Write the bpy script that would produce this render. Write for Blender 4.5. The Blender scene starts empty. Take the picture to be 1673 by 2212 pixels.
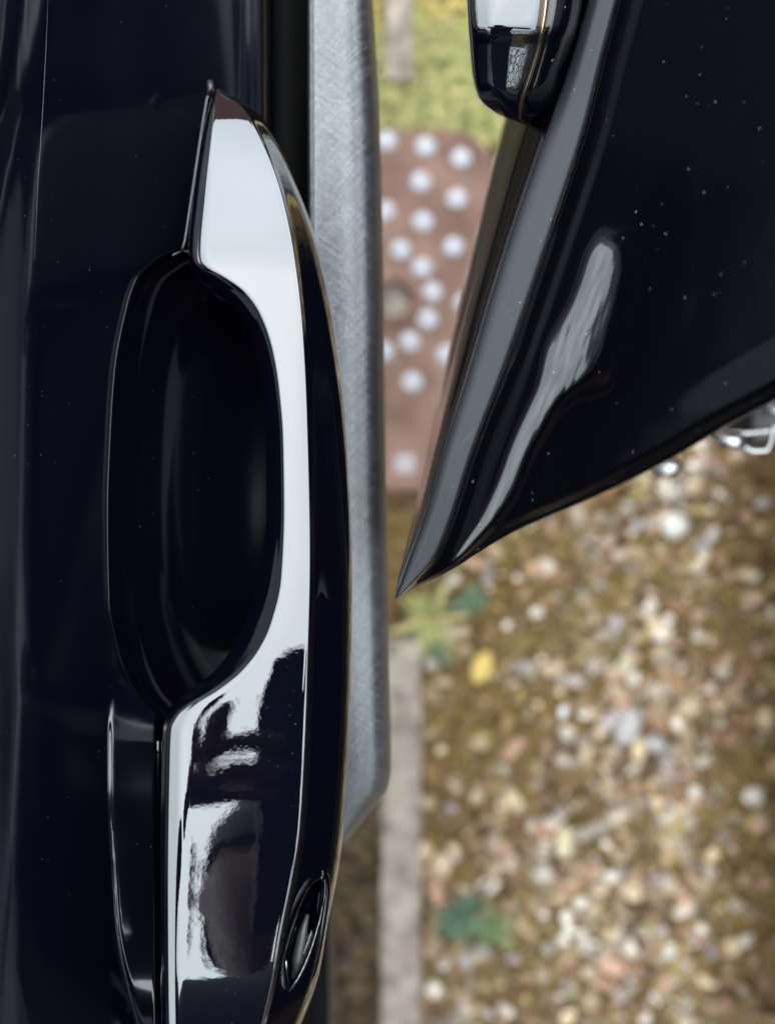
import bpy, bmesh, math, random
import numpy as np
from mathutils import Vector, noise
random.seed(7); rng = np.random.default_rng(7)
S = bpy.context.scene; COL = S.collection
CH = 1.25                         # height of the camera above the ground, looking straight down
K = math.tan(math.radians(20))/1106.0

# ------------------------------------------------------------------ camera, sky, sun, exposure
cd = bpy.data.cameras.new('camera'); cam = bpy.data.objects.new('camera', cd); COL.objects.link(cam)
cam.location = (0, 0, CH); cam.rotation_euler = (0, 0, 0)
cd.sensor_fit = 'VERTICAL'; cd.sensor_height = 24; cd.lens = 12/math.tan(math.radians(20))
cd.clip_start = 0.01; cd.clip_end = 500
cd.dof.use_dof = True; cd.dof.focus_distance = 0.365; cd.dof.aperture_fstop = 33/5.3
S.camera = cam
w = bpy.data.worlds.new('World'); S.world = w; w.use_nodes = True
nt = w.node_tree; nt.nodes.clear()
sk = nt.nodes.new('ShaderNodeTexSky'); sk.sky_type = 'NISHITA'; sk.sun_disc = False
sk.sun_elevation = math.radians(68); sk.sun_rotation = math.radians(-5); sk.air_density = 1.0; sk.dust_density = 1.5
hs = nt.nodes.new('ShaderNodeHueSaturation'); hs.inputs['Saturation'].default_value = 1.0
tc = nt.nodes.new('ShaderNodeTexCoord'); nz = nt.nodes.new('ShaderNodeTexNoise'); nz.inputs['Scale'].default_value = 2.2; nz.inputs['Detail'].default_value = 5
mr = nt.nodes.new('ShaderNodeMapRange'); mr.inputs['From Min'].default_value = .3; mr.inputs['From Max'].default_value = .7
mr.inputs['To Min'].default_value = .86; mr.inputs['To Max'].default_value = 1.12
mx = nt.nodes.new('ShaderNodeVectorMath'); mx.operation = 'SCALE'
bg = nt.nodes.new('ShaderNodeBackground'); bg.inputs['Strength'].default_value = 0.13
wo = nt.nodes.new('ShaderNodeOutputWorld')
L = nt.links.new
# broad soft lobe added to the unseen sky to brighten trim and handle tops
dt = nt.nodes.new('ShaderNodeVectorMath'); dt.operation = 'DOT_PRODUCT'; dt.inputs[1].default_value = Vector((.05, .42, .90)).normalized()
gl = nt.nodes.new('ShaderNodeMapRange'); gl.interpolation_type = 'SMOOTHERSTEP'; gl.inputs['From Min'].default_value = .45; gl.inputs['From Max'].default_value = 1.0
gl.inputs['To Min'].default_value = .95; gl.inputs['To Max'].default_value = 1.35
ml = nt.nodes.new('ShaderNodeMath'); ml.operation = 'MULTIPLY'
L = nt.links.new
L(tc.outputs['Generated'], dt.inputs[0]); L(dt.outputs['Value'], gl.inputs['Value']); L(gl.outputs[0], ml.inputs[0]); L(mr.outputs[0], ml.inputs[1])
ov = nt.nodes.new('ShaderNodeMix'); ov.data_type = 'RGBA'; ov.inputs['Factor'].default_value = .8      # thin high overcast over the blue
ov.inputs['B'].default_value = (10.9, 12.2, 13.0, 1); L(sk.outputs[0], ov.inputs['A']); L(ov.outputs['Result'], hs.inputs['Color']); L(tc.outputs['Generated'], nz.inputs['Vector']); L(nz.outputs['Fac'], mr.inputs['Value'])
L(hs.outputs[0], mx.inputs[0]); L(ml.outputs[0], mx.inputs['Scale']); L(mx.outputs[0], bg.inputs['Color']); L(bg.outputs[0], wo.inputs[0])
sd = bpy.data.lights.new('sun', 'SUN'); sd.energy = 0.5; sd.angle = math.radians(150); sd.color = (1, .98, .95)
sun = bpy.data.objects.new('sun', sd); COL.objects.link(sun)
el, az = math.radians(68), math.radians(-5)
sun.rotation_euler = Vector((math.sin(az)*math.cos(el), math.cos(az)*math.cos(el), math.sin(el))).to_track_quat('Z', 'Y').to_euler()
S.view_settings.view_transform = 'Standard'; S.view_settings.look = 'None'
S.view_settings.exposure = 2.4; S.view_settings.gamma = 1; S.view_settings.use_curve_mapping = False
S.cycles.max_bounces = 8; S.cycles.glossy_bounces = 5

# ------------------------------------------------------------------ materials
def mat(name, base, rough=.5, metal=0, coat=0, coat_rough=.02, coat_ior=1.5, spec=.5, fleck=None, bump=None, var=None, scratch=0):
    """procedural principled material; fleck=(scale, size, colour), bump=(scale, distance), var=(scale, colour2, detail)"""
    m = bpy.data.materials.new(name); m.use_nodes = True; t = m.node_tree; P = t.nodes['Principled BSDF']; l = t.links.new
    P.inputs['Base Color'].default_value = (*base, 1); P.inputs['Roughness'].default_value = rough
    P.inputs['Metallic'].default_value = metal; P.inputs['Coat Weight'].default_value = coat
    P.inputs['Coat Roughness'].default_value = coat_rough; P.inputs['Coat IOR'].default_value = coat_ior
    P.inputs['Specular IOR Level'].default_value = spec
    co = t.nodes.new('ShaderNodeTexCoord').outputs['Object']
    col = None; rsock = None
    if var:
        n = t.nodes.new('ShaderNodeTexNoise'); n.inputs['Scale'].default_value = var[0]; n.inputs['Detail'].default_value = var[2] if len(var) > 2 else 6
        l(co, n.inputs['Vector']); r = t.nodes.new('ShaderNodeMapRange'); r.inputs['From Min'].default_value = .35; r.inputs['From Max'].default_value = .65
        l(n.outputs['Fac'], r.inputs['Value']); x = t.nodes.new('ShaderNodeMix'); x.data_type = 'RGBA'
        x.inputs['A'].default_value = (*base, 1); x.inputs['B'].default_value = (*var[1], 1); l(r.outputs[0], x.inputs['Factor']); col = x.outputs['Result']
    masks = []
    if fleck:
        v = t.nodes.new('ShaderNodeTexVoronoi'); v.inputs['Scale'].default_value = fleck[0]; l(co, v.inputs['Vector'])
        # dust grains of uneven size: distance threshold driven by the cell's own random colour
        s = t.nodes.new('ShaderNodeSeparateColor'); l(v.outputs['Color'], s.inputs[0])
        p = t.nodes.new('ShaderNodeMath'); p.operation = 'POWER'; l(s.outputs[0], p.inputs[0]); p.inputs[1].default_value = 14
        q = t.nodes.new('ShaderNodeMath'); q.operation = 'MULTIPLY'; l(p.outputs[0], q.inputs[0]); q.inputs[1].default_value = fleck[1]
        c = t.nodes.new('ShaderNodeMath'); c.operation = 'LESS_THAN'; l(v.outputs['Distance'], c.inputs[0]); l(q.outputs[0], c.inputs[1])
        masks.append((c.outputs[0], fleck[2], .8))
    if scratch > .021:
        for k, (rz, sc) in enumerate(((.5, 30), (-.9, 22))):
            mp = t.nodes.new('ShaderNodeMapping'); mp.vector_type = 'TEXTURE'; mp.inputs['Rotation'].default_value = (0, 0, rz+.2*k); mp.inputs['Scale'].default_value = (1/(sc*60), 1/(sc*1.2), .05); l(co, mp.inputs[0])
            n = t.nodes.new('ShaderNodeTexNoise'); n.inputs['Scale'].default_value = 1.0; n.inputs['Detail'].default_value = 1; l(mp.outputs[0], n.inputs['Vector'])
            r = t.nodes.new('ShaderNodeMapRange'); r.inputs['From Min'].default_value = .77; r.inputs['From Max'].default_value = .82
            r.inputs['To Max'].default_value = scratch; l(n.outputs['Fac'], r.inputs['Value'])
            masks.append((r.outputs[0], (.35, .36, .4), .6))
    for f, c2, rr in masks:
        x = t.nodes.new('ShaderNodeMix'); x.data_type = 'RGBA'; l(f, x.inputs['Factor'])
        if col: l(col, x.inputs['A'])
        else: x.inputs['A'].default_value = (*base, 1)
        x.inputs['B'].default_value = (*c2, 1); col = x.outputs['Result']
    if col: l(col, P.inputs['Base Color'])
    if bump:
        n = t.nodes.new('ShaderNodeTexNoise'); n.inputs['Scale'].default_value = bump[0]; n.inputs['Detail'].default_value = 4; l(co, n.inputs['Vector'])
        b = t.nodes.new('ShaderNodeBump'); b.inputs['Strength'].default_value = 1; b.inputs['Distance'].default_value = bump[1]
        l(n.outputs['Fac'], b.inputs['Height']); l(b.outputs[0], P.inputs['Normal'])
        if coat: l(b.outputs[0], P.inputs['Coat Normal'])
    return m

M = {}
M['paint'] = mat('black_blue_car_paint', (.0006, .0007, .0021), .28, spec=.05, coat=1, coat_rough=.11, coat_ior=1.5, fleck=(900, .13, (.06, .065, .08)), bump=(40, .00005), scratch=.02)
M['paint_dusty'] = mat('dusty_black_car_paint', (.0005, .0005, .0011), .3, spec=.05, coat=1, coat_rough=.035, coat_ior=1.37, fleck=(420, .19, (.07, .055, .05)), bump=(60, .00006), scratch=.02)
M['gloss'] = mat('polished_piano_black', (.0006, .0007, .0018), .3, spec=0, coat=1, coat_rough=.008, coat_ior=1.68, fleck=(1400, .20, (.02, .025, .03)), bump=(90, .00004), scratch=.02)
M['cup'] = mat('worn_black_cup_lacquer', (.0008, .0008, .0020), .35, spec=.0, coat=.5, coat_rough=.11, fleck=(700, .15, (.03, .02, .02)), scratch=.01)
M['seal'] = mat('black_rubber', (.002, .002, .002), .8, spec=.05)
M['satin'] = mat('satin_dark_trim', (.008, .0085, .010), .40, spec=.13, fleck=(1100, .2, (.10, .10, .10)), bump=(1500, .00006), scratch=.05)
M['scratch'] = mat('scratched_lacquer', (.03, .03, .05), .6)
M['chrome'] = mat('bright_metal', (.26, .25, .24), .30, 1)
M['wornmetal'] = mat('worn_bronze_metal', (.30, .22, .14), .3, 1)
M['dark_plastic'] = mat('dark_plastic', (.012, .011, .011), .5)
M['phone'] = mat('phone_black', (.006, .006, .008), .4)
M['skin'] = mat('skin', (.17, .095, .07), .55)
M['jacket'] = mat('navy_jacket', (.012, .013, .022), .85)
M['hair'] = mat('dark_hair', (.012, .008, .006), .7)
M['jeans'] = mat('jeans', (.02, .03, .06), .9)

def grain_mat():
    m = bpy.data.materials.new('grained_grey_vinyl'); m.use_nodes = True; t = m.node_tree; P = t.nodes['Principled BSDF']; l = t.links.new
    P.inputs['Roughness'].default_value = .30; P.inputs['Specular IOR Level'].default_value = .82
    co = t.nodes.new('ShaderNodeTexCoord').outputs['Object']
    mp = t.nodes.new('ShaderNodeMapping'); mp.vector_type = 'TEXTURE'; mp.inputs['Rotation'].default_value = (0, 0, .35); mp.inputs['Scale'].default_value = (1/1300, 1/3200, 1/1300); l(co, mp.inputs[0])
    n = t.nodes.new('ShaderNodeTexNoise'); n.inputs['Scale'].default_value = 1; n.inputs['Detail'].default_value = 3; l(mp.outputs[0], n.inputs['Vector'])
    # two sets of fine rubbed lines crossing the grain
    hgt = n.outputs['Fac']
    for rz, sc, a in ((-.75, (1500, 60, 60), .6), (.95, (1300, 50, 50), .45)):
        mq = t.nodes.new('ShaderNodeMapping'); mq.vector_type = 'TEXTURE'; mq.inputs['Rotation'].default_value = (0, 0, rz); mq.inputs['Scale'].default_value = tuple(1/q for q in sc); l(co, mq.inputs[0])
        k = t.nodes.new('ShaderNodeTexNoise'); k.inputs['Scale'].default_value = 1; k.inputs['Detail'].default_value = 2; l(mq.outputs[0], k.inputs['Vector'])
        ad = t.nodes.new('ShaderNodeMath'); ad.operation = 'MULTIPLY_ADD'; l(k.outputs['Fac'], ad.inputs[0]); ad.inputs[1].default_value = a; l(hgt, ad.inputs[2]); hgt = ad.outputs[0]
    b = t.nodes.new('ShaderNodeBump'); b.inputs['Strength'].default_value = .8; b.inputs['Distance'].default_value = .00042
    l(hgt, b.inputs['Height']); l(b.outputs[0], P.inputs['Normal'])
    r = t.nodes.new('ShaderNodeMapRange'); r.inputs['From Min'].default_value = .85; r.inputs['From Max'].default_value = 1.18; l(hgt, r.inputs['Value'])
    x = t.nodes.new('ShaderNodeMix'); x.data_type = 'RGBA'; x.inputs['A'].default_value = (.010, .010, .012, 1); x.inputs['B'].default_value = (.056, .056, .060, 1)
    l(r.outputs[0], x.inputs['Factor']); l(x.outputs['Result'], P.inputs['Base Color'])
    return m
M['grain'] = grain_mat()

def attr_mat(name, rough=.8, bump=(300, .0006), spec=.3, mul=1.0):
    m = bpy.data.materials.new(name); m.use_nodes = True; t = m.node_tree; P = t.nodes['Principled BSDF']; l = t.links.new
    P.inputs['Roughness'].default_value = rough; P.inputs['Specular IOR Level'].default_value = spec
    a = t.nodes.new('ShaderNodeAttribute'); a.attribute_name = 'tint'
    n = t.nodes.new('ShaderNodeTexNoise'); n.inputs['Scale'].default_value = bump[0]*.7; n.inputs['Detail'].default_value = 4
    r = t.nodes.new('ShaderNodeMapRange'); r.inputs['To Min'].default_value = .7*mul; r.inputs['To Max'].default_value = 1.3*mul; l(n.outputs['Fac'], r.inputs['Value'])
    v = t.nodes.new('ShaderNodeVectorMath'); v.operation = 'SCALE'; l(a.outputs['Color'], v.inputs[0]); l(r.outputs[0], v.inputs['Scale']); l(v.outputs[0], P.inputs['Base Color'])
    b = t.nodes.new('ShaderNodeBump'); b.inputs['Distance'].default_value = bump[1]; l(n.outputs['Fac'], b.inputs['Height']); l(b.outputs[0], P.inputs['Normal'])
    return m
M['stone'] = attr_mat('gravel_stone', .7)
M['leaf'] = attr_mat('leaf_blade', .55, (200, .0002), .4)

def soil_mat():
    m = bpy.data.materials.new('mossy_brown_soil'); m.use_nodes = True; t = m.node_tree; P = t.nodes['Principled BSDF']; l = t.links.new
    P.inputs['Roughness'].default_value = .95; P.inputs['Specular IOR Level'].default_value = .15
    co = t.nodes.new('ShaderNodeTexCoord').outputs['Object']
    def nz(s, d=5):
        n = t.nodes.new('ShaderNodeTexNoise'); n.inputs['Scale'].default_value = s; n.inputs['Detail'].default_value = d; l(co, n.inputs['Vector']); return n.outputs['Fac']
    def ramp(f, pts):
        r = t.nodes.new('ShaderNodeValToRGB'); l(f, r.inputs[0]); e = r.color_ramp.elements
        while len(e) < len(pts): e.new(.5)
        for q, (p, c) in zip(e, pts): q.position = p; q.color = (*c, 1)
        return r.outputs[0]
    a = ramp(nz(55), [(.3, (.035, .018, .008)), (.48, (.10, .058, .026)), (.6, (.16, .10, .045)), (.75, (.25, .17, .10))])
    b = ramp(nz(90), [(.3, (.04, .025, .010)), (.55, (.13, .080, .028)), (.8, (.21, .14, .05))])
    x = t.nodes.new('ShaderNodeMix'); x.data_type = 'RGBA'; l(a, x.inputs['A']); l(b, x.inputs['B'])
    r = t.nodes.new('ShaderNodeMapRange'); r.inputs['From Min'].default_value = .44; r.inputs['From Max'].default_value = .58; l(nz(14, 3), r.inputs['Value'])
    l(r.outputs[0], x.inputs['Factor']); l(x.outputs['Result'], P.inputs['Base Color'])
    bm = t.nodes.new('ShaderNodeBump'); bm.inputs['Distance'].default_value = .004; l(nz(160), bm.inputs['Height']); l(bm.outputs[0], P.inputs['Normal'])
    return m
M['soil'] = soil_mat()
M['board'] = mat('weathered_edging', (.13, .105, .085), .9, var=(45, (.30, .245, .195), 10), bump=(180, .0015))
M['cover'] = mat('rusty_brown_cover', (.10, .048, .032), .8, var=(24, (.19, .105, .075), 10), bump=(260, .0006))
M['stud'] = mat('pale_stud', (.25, .24, .26), .6, var=(300, (.42, .41, .43)))
M['brick'] = mat('red_brick_wall', (.19, .09, .06), .9, var=(20, (.28, .16, .11)))

# ------------------------------------------------------------------ helpers
def pt(px, py, d):
    """point at distance d below the lens that the pixel (in a 1673x2212 frame) looks at"""
    return ((px-836.5)*K*d, (1106-py)*K*d, CH-d)
def link(name, me, m=None, parent=None, smooth=True):
    if m: me.materials.append(m)
    if smooth: me.polygons.foreach_set('use_smooth', [True]*len(me.polygons))
    o = bpy.data.objects.new(name, me); COL.objects.link(o)
    if parent: o.parent = parent; o.matrix_parent_inverse = parent.matrix_world.inverted()
    return o
def mesh(name, v, f, m=None, parent=None, smooth=True):
    me = bpy.data.meshes.new(name); me.from_pydata([tuple(a) for a in v], [], f); me.validate(); me.update()
    return link(name, me, m, parent, smooth)
def bobj(name, bm, m=None, parent=None, smooth=True):
    bmesh.ops.recalc_face_normals(bm, faces=bm.faces)
    me = bpy.data.meshes.new(name); bm.to_mesh(me); bm.free(); return link(name, me, m, parent, smooth)
def tag(o, label=None, cat=None, group=None, kind=None):
    if label: o['label'] = label
    if cat: o['category'] = cat
    if group: o['group'] = group
    if kind: o['kind'] = kind
    return o
def empty(name, loc):
    o = bpy.data.objects.new(name, None); COL.objects.link(o); o.location = loc; o.empty_display_size = .05
    bpy.context.view_layer.update(); return o
def prof(tab, y):
    """smooth (monotone cubic) interpolation through (y, value) pairs"""
    X = np.array([a for a, b in tab], float); Y = np.array([b for a, b in tab], float); y = np.asarray(y, float)
    h = np.diff(X); s = np.diff(Y)/h; mm = np.zeros(len(X)); mm[0] = s[0]; mm[-1] = s[-1]
    for i in range(1, len(X)-1):
        mm[i] = 0 if s[i-1]*s[i] <= 0 else 3*(h[i-1]+h[i])/((2*h[i]+h[i-1])/s[i-1]+(h[i]+2*h[i-1])/s[i])
    yc = np.clip(y, X[0], X[-1]); i = np.clip(np.searchsorted(X, yc)-1, 0, len(h)-1); t = (yc-X[i])/h[i]
    return (2*t**3-3*t**2+1)*Y[i]+(t**3-2*t**2+t)*h[i]*mm[i]+(-2*t**3+3*t**2)*Y[i+1]+(t**3-t**2)*h[i]*mm[i+1]
def rail(pts, n):
    """resample a polyline of (px,py,d) smoothly to n points by running length in the picture"""
    a = np.array(pts, float); s = np.r_[0, np.cumsum(np.hypot(*np.diff(a[:, :2], axis=0).T))]; u = np.linspace(0, s[-1], n)
    return np.stack([prof(list(zip(s, a[:, k])), u) for k in range(a.shape[1])], 1)
def across(rows, n):
    """rows: list of (N,3) rails, smooth surface through them, n points between first and last"""
    R = np.stack(rows); J = len(rows); N = R.shape[1]
    u = np.linspace(0, J-1, n); out = np.zeros((n, N, 3)); xs = np.arange(J)
    # Catmull-Rom over rails
    i = np.clip(u.astype(int), 0, J-2); t = (u-i)[:, None, None]
    P0 = R[np.maximum(i-1, 0)]; P1 = R[i]; P2 = R[i+1]; P3 = R[np.minimum(i+2, J-1)]
    return .5*(2*P1+(P2-P0)*t+(2*P0-5*P1+4*P2-P3)*t**2+(3*P1-P0-3*P2+P3)*t**3)
def grid_faces(a, b, off=0, close=False):
    return [(off+i*b+j, off+i*b+j+1, off+(i+1)*b+j+1, off+(i+1)*b+j) for i in range(a-1) for j in range(b-1)]
def surf(name, G, m, parent):
    """G (a,b,3) picture-space grid -> mesh"""
    a, b = G.shape[:2]; V = [pt(*p) for p in G.reshape(-1, 3)]
    return mesh(name, V, grid_faces(a, b), m, parent)
def sstep(t): t = np.clip(t, 0, 1); return t*t*(3-2*t)
def tube(name, pts, r, m, parent, seg=12):
    bm = bmesh.new(); pts = [Vector(p) for p in pts]; rings = []
    for i, p in enumerate(pts):
        d = (pts[min(i+1, len(pts)-1)]-pts[max(i-1, 0)]).normalized(); a = d.orthogonal().normalized() if i == 0 else (a-d*a.dot(d)).normalized()
        b = d.cross(a); rr = r[i] if isinstance(r, (list, tuple)) else r
        rings.append([bm.verts.new(p+(a*math.cos(2*math.pi*k/seg)+b*math.sin(2*math.pi*k/seg))*rr) for k in range(seg)])
    for A, B in zip(rings, rings[1:]):
        for k in range(seg): bm.faces.new((A[k], A[(k+1) % seg], B[(k+1) % seg], B[k]))
    bm.faces.new(rings[0][::-1]); bm.faces.new(rings[-1])
    return bobj(name, bm, m, parent)
def box(name, x0, x1, y0, y1, z0, z1, m, parent=None, bev=.0, seg=3):
    bm = bmesh.new(); bmesh.ops.create_cube(bm, size=1)
    for v in bm.verts: v.co = Vector((x0+(v.co.x+.5)*(x1-x0), y0+(v.co.y+.5)*(y1-y0), z0+(v.co.z+.5)*(z1-z0)))
    if bev: bmesh.ops.bevel(bm, geom=bm.edges, offset=bev, segments=seg, affect='EDGES', profile=.5)
    return bobj(name, bm, m, parent, smooth=bool(bev))

# ------------------------------------------------------------------ ground
def ground():
    n = 170; xs = np.linspace(-.75, .75, n); V = []
    X, Y = np.meshgrid(xs, xs, indexing='ij')
    for i in range(n):
        for j in range(n):
            e = min(1, (0.75-max(abs(X[i, j]), abs(Y[i, j])))/.1)
            V.append((X[i, j], Y[i, j], e*(.010*noise.noise((X[i, j]*9, Y[i, j]*9, 1))+.005*noise.noise((X[i, j]*45, Y[i, j]*45, 3)))))
    F = grid_faces(n, n)
    # outer ring of big quads out to the horizon
    c = len(V); R = 300
    V += [(-.75, -.75, 0), (.75, -.75, 0), (.75, .75, 0), (-.75, .75, 0), (-R, -R, 0), (R, -R, 0), (R, R, 0), (-R, R, 0)]
    for k in range(4): F.append((c+k, c+4+k, c+4+(k+1) % 4, c+(k+1) % 4))
    F = [tuple(reversed(f)) if False else f for f in F]
    o = mesh('ground', V, F, M['soil']); bm = bmesh.new(); bm.from_mesh(o.data); bmesh.ops.recalc_face_normals(bm, faces=bm.faces)
    for f in bm.faces:
        if f.normal.z < 0: f.normal_flip()
    bm.to_mesh(o.data); bm.free(); tag(o, kind='structure')
ground()

def g(px, py): return ((px-836.5)*K*CH, (1106-py)*K*CH)
PAL = [((.45, .37, .29), 6), ((.70, .62, .53), 4), ((.38, .26, .16), 5), ((.55, .41, .25), 5), ((.32, .18, .11), 3), ((.26, .14, .07), 3), ((.17, .11, .06), 4), ((.33, .28, .27), 3), ((.46, .27, .18), 3), ((.15, .10, .045), 4)]
ico = bmesh.new(); bmesh.ops.create_icosphere(ico, subdivisions=2, radius=1)
IV = np.array([v.co[:] for v in ico.verts]); IF = np.array([[v.index for v in f.verts] for f in ico.faces]); ico.free()
def stone_verts(r, flat=.6):
    ph = rng.uniform(0, 50, 3); V = IV.copy()
    for k in range(4):      # planar facets knocked off, so the pebble is angular
        nrm = rng.normal(size=3); nrm /= np.linalg.norm(nrm); dd = V@nrm; lim = rng.uniform(.45, .85); V -= np.outer(np.maximum(dd-lim, 0), nrm)
    V += .07*np.sin(V[:, [1, 2, 0]]*3+ph)
    V *= np.array([rng.uniform(.8, 1.35), rng.uniform(.6, 1.0), flat])*r
    a = rng.uniform(0, 6.28); c, s = math.cos(a), math.sin(a); V[:, :2] = V[:, :2]@np.array([[c, s], [-s, c]])
    b = rng.normal()*.3; c, s = math.cos(b), math.sin(b); V[:, 1:] = V[:, 1:]@np.array([[c, s], [-s, c]])
    return V
def set_tint(me, cols):
    a = me.color_attributes.new('tint', 'FLOAT_COLOR', 'POINT'); a.data.foreach_set('color', np.c_[cols, np.ones(len(cols))].astype('f').ravel())
def in_cover(x, y, pad=0):
    return COV[0]-pad < x < COV[1]+pad and COV[2]-pad < y < COV[3]+pad
COV = (-.215, .0945, g(0, 1062)[1], g(0, 288)[1])
EDX0, EDX1 = g(822, 0)[0], g(908, 0)[0]
def gravel():
    W = np.array([p[1] for p in PAL]); W = W/W.sum(); VV = []; FF = []; CC = []; off = 0; n = 0
    for _ in range(27000):
        x, y = rng.uniform(-.2, .62), rng.uniform(-.62, .62)
        if in_cover(x, y, .006): continue
        if EDX0-.006 < x < EDX1+.004 and y < COV[2]: continue
        px, py = 836.5+x/(K*CH), 1106-y/(K*CH)
        dens = .34+.50*sstep((noise.noise((x*7, y*7, 9))+.28)/.5)
        if py > 1850 or (1250 < px < 1500): dens += .18
        if y > COV[3]: dens = .22
        if x < EDX0: dens = .25
        if px > 1540: dens *= .55  # stones thinned towards the right to stand in for the car's shade
        if rng.uniform() > dens*.72: continue
        r = .0024+.0110*rng.beta(1.15, 3.6)
        V = stone_verts(r); V += (x, y, r*rng.uniform(.05, .5)+.010*noise.noise((x*9, y*9, 1)))
        c = np.array(PAL[rng.choice(len(PAL), p=W)][0])*rng.uniform(.5, 1.12)
        VV.append(V); FF.append(IF+off); CC.append(np.tile(c, (len(V), 1))); off += len(V); n += 1
    me = bpy.data.meshes.new('gravel'); me.from_pydata(np.vstack(VV).tolist(), [], np.vstack(FF).tolist())
    set_tint(me, np.vstack(CC)); tag(link('gravel', me, M['stone'], smooth=False), 'mixed pale and rusty gravel scattered over brown mossy soil', 'gravel', kind='stuff')
gravel()
def pebble(px, py, rpx, col, label, group=None, flat=.6, sx=1):
    x, y = g(px, py); r = rpx*K*CH; V = stone_verts(r, flat); V[:, 0] *= sx
    o = mesh('pebble', V, IF.tolist(), M['stone']); o.location = (x, y, r*.45+.004); set_tint(o.data, np.tile(np.array(col), (len(V), 1)))
    tag(o, label, 'stone', group)
pebble(878, 1498, 14, (.95, .95, .93), 'small gleaming white pebble lying on top of the long edging board')
pebble(912, 1838, 30, (.62, .45, .27), 'sandy orange stone overlapping the right side of the edging board')
pebble(948, 1862, 27, (.60, .44, .30), 'buff orange stone touching the sandy one beside the edging board')
pebble(1215, 1815, 36, (.66, .58, .36), 'pale yellow cream stone in the middle of the lower gravel')
pebble(1178, 1790, 22, (.50, .25, .15), 'rust orange stone against the pale yellow cream stone')
pebble(1350, 1565, 38, (.46, .42, .40), 'large pale lilac grey stone in the gravel below the door corner')
pebble(1412, 1600, 32, (.43, .40, .385), 'pale lilac stone just right of the large lilac grey one')
pebble(1452, 1135, 30, (.66, .62, .55), 'cream white stone just below the edge of the right hand door')
pebble(1215, 1535, 15, (.85, .84, .82), 'tiny bright white pebble in the open gravel')
pebble(1442, 2048, 22, (.74, .72, .68), 'white stone near the lower right of the gravel')
pebble(1345, 1440, 30, (.58, .52, .34), 'straw coloured long stone left of the lilac pair', sx=.7)

def blades(name, n, area, h, cols, label, cat, wid=.0016, lean=.9, test=None):
    V = []; F = []; C = []
    for _ in range(n):
        for _t in range(20):
            x, y = rng.uniform(area[0], area[1]), rng.uniform(area[2], area[3])
            if test is None or test(x, y): break
        else: continue
        a = rng.uniform(0, 6.28); hh = h*rng.uniform(.4, 1.1); ln = rng.uniform(.2, lean)*hh; w_ = wid*rng.uniform(.6, 1.4)
        dx, dy = math.cos(a), math.sin(a); o = len(V); c = np.array(cols[rng.integers(len(cols))])*rng.uniform(.75, 1.2)
        for k, (q, ww) in enumerate(((0, 1), (.4, .9), (.75, .6), (1, .08))):
            cx, cy, cz = x+dx*ln*q*q*1.5, y+dy*ln*q*q*1.5, hh*(q-.35*q*q)
            V += [(cx-dy*w_*ww, cy+dx*w_*ww, cz), (cx+dy*w_*ww, cy-dx*w_*ww, cz)]; C += [c, c]
        F += [(o+2*k, o+2*k+1, o+2*k+3, o+2*k+2) for k in range(3)]
    me = bpy.data.meshes.new(name); me.from_pydata(V, [], F); set_tint(me, np.array(C)); return tag(link(name, me, M['leaf']), label, cat, kind='stuff')
ga = g(835, 295); gb = g(1110, -120)
blades('grass', 3000, (-.06, .17, g(0, 305)[1], g(0, 80)[1]), .022, [(.20, .22, .06), (.29, .28, .08), (.14, .14, .05), (.38, .31, .12)],
       'short bright green grass growing at the top edge of the stud cover', 'grass', wid=.0022,
       test=lambda x, y: noise.noise((x*30, y*30, 4)) > -.15-.4*(1 if y < g(0, 200)[1] else 0))
blades('moss', 5200, (-.06, .30, g(0, 200)[1], g(0, -260)[1]), .010, [(.38, .30, .07), (.44, .34, .09), (.30, .21, .07), (.24, .21, .06)],
       'yellow olive moss and dry grass above the stud cover', 'moss', wid=.0022,
       test=lambda x, y: not (g(832, 0)[0] < x < g(890, 0)[0]) and noise.noise((x*22, y*22, 14)) > -.25)
blades('moss', 9000, (EDX1, .45, -.5, COV[2]), .007, [(.20, .145, .035), (.28, .19, .045), (.14, .11, .03), (.23, .12, .05)],
       'low olive brown moss between the gravel stones', 'moss', wid=.0016, test=lambda x, y: noise.noise((x*16, y*16, 24)) > -.06)
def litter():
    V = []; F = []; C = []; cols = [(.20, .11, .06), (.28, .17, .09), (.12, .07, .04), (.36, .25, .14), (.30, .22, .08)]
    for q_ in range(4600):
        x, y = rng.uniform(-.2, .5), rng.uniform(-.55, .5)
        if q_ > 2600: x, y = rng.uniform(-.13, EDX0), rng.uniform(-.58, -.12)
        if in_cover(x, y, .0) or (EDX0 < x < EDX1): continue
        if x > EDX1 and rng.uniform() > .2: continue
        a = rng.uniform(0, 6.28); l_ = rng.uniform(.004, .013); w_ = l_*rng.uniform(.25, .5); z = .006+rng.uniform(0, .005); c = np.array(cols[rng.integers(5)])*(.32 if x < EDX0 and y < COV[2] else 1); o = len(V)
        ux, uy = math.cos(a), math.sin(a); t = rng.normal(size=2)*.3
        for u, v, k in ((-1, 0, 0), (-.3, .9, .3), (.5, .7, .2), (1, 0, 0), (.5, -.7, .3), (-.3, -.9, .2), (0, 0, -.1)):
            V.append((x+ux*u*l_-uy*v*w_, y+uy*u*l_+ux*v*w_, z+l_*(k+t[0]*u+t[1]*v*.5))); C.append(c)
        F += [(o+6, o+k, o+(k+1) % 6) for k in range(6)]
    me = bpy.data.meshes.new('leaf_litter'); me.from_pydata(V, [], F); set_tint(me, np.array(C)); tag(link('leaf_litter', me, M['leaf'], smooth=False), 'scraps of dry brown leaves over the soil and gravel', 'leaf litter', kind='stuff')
litter()
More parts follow.
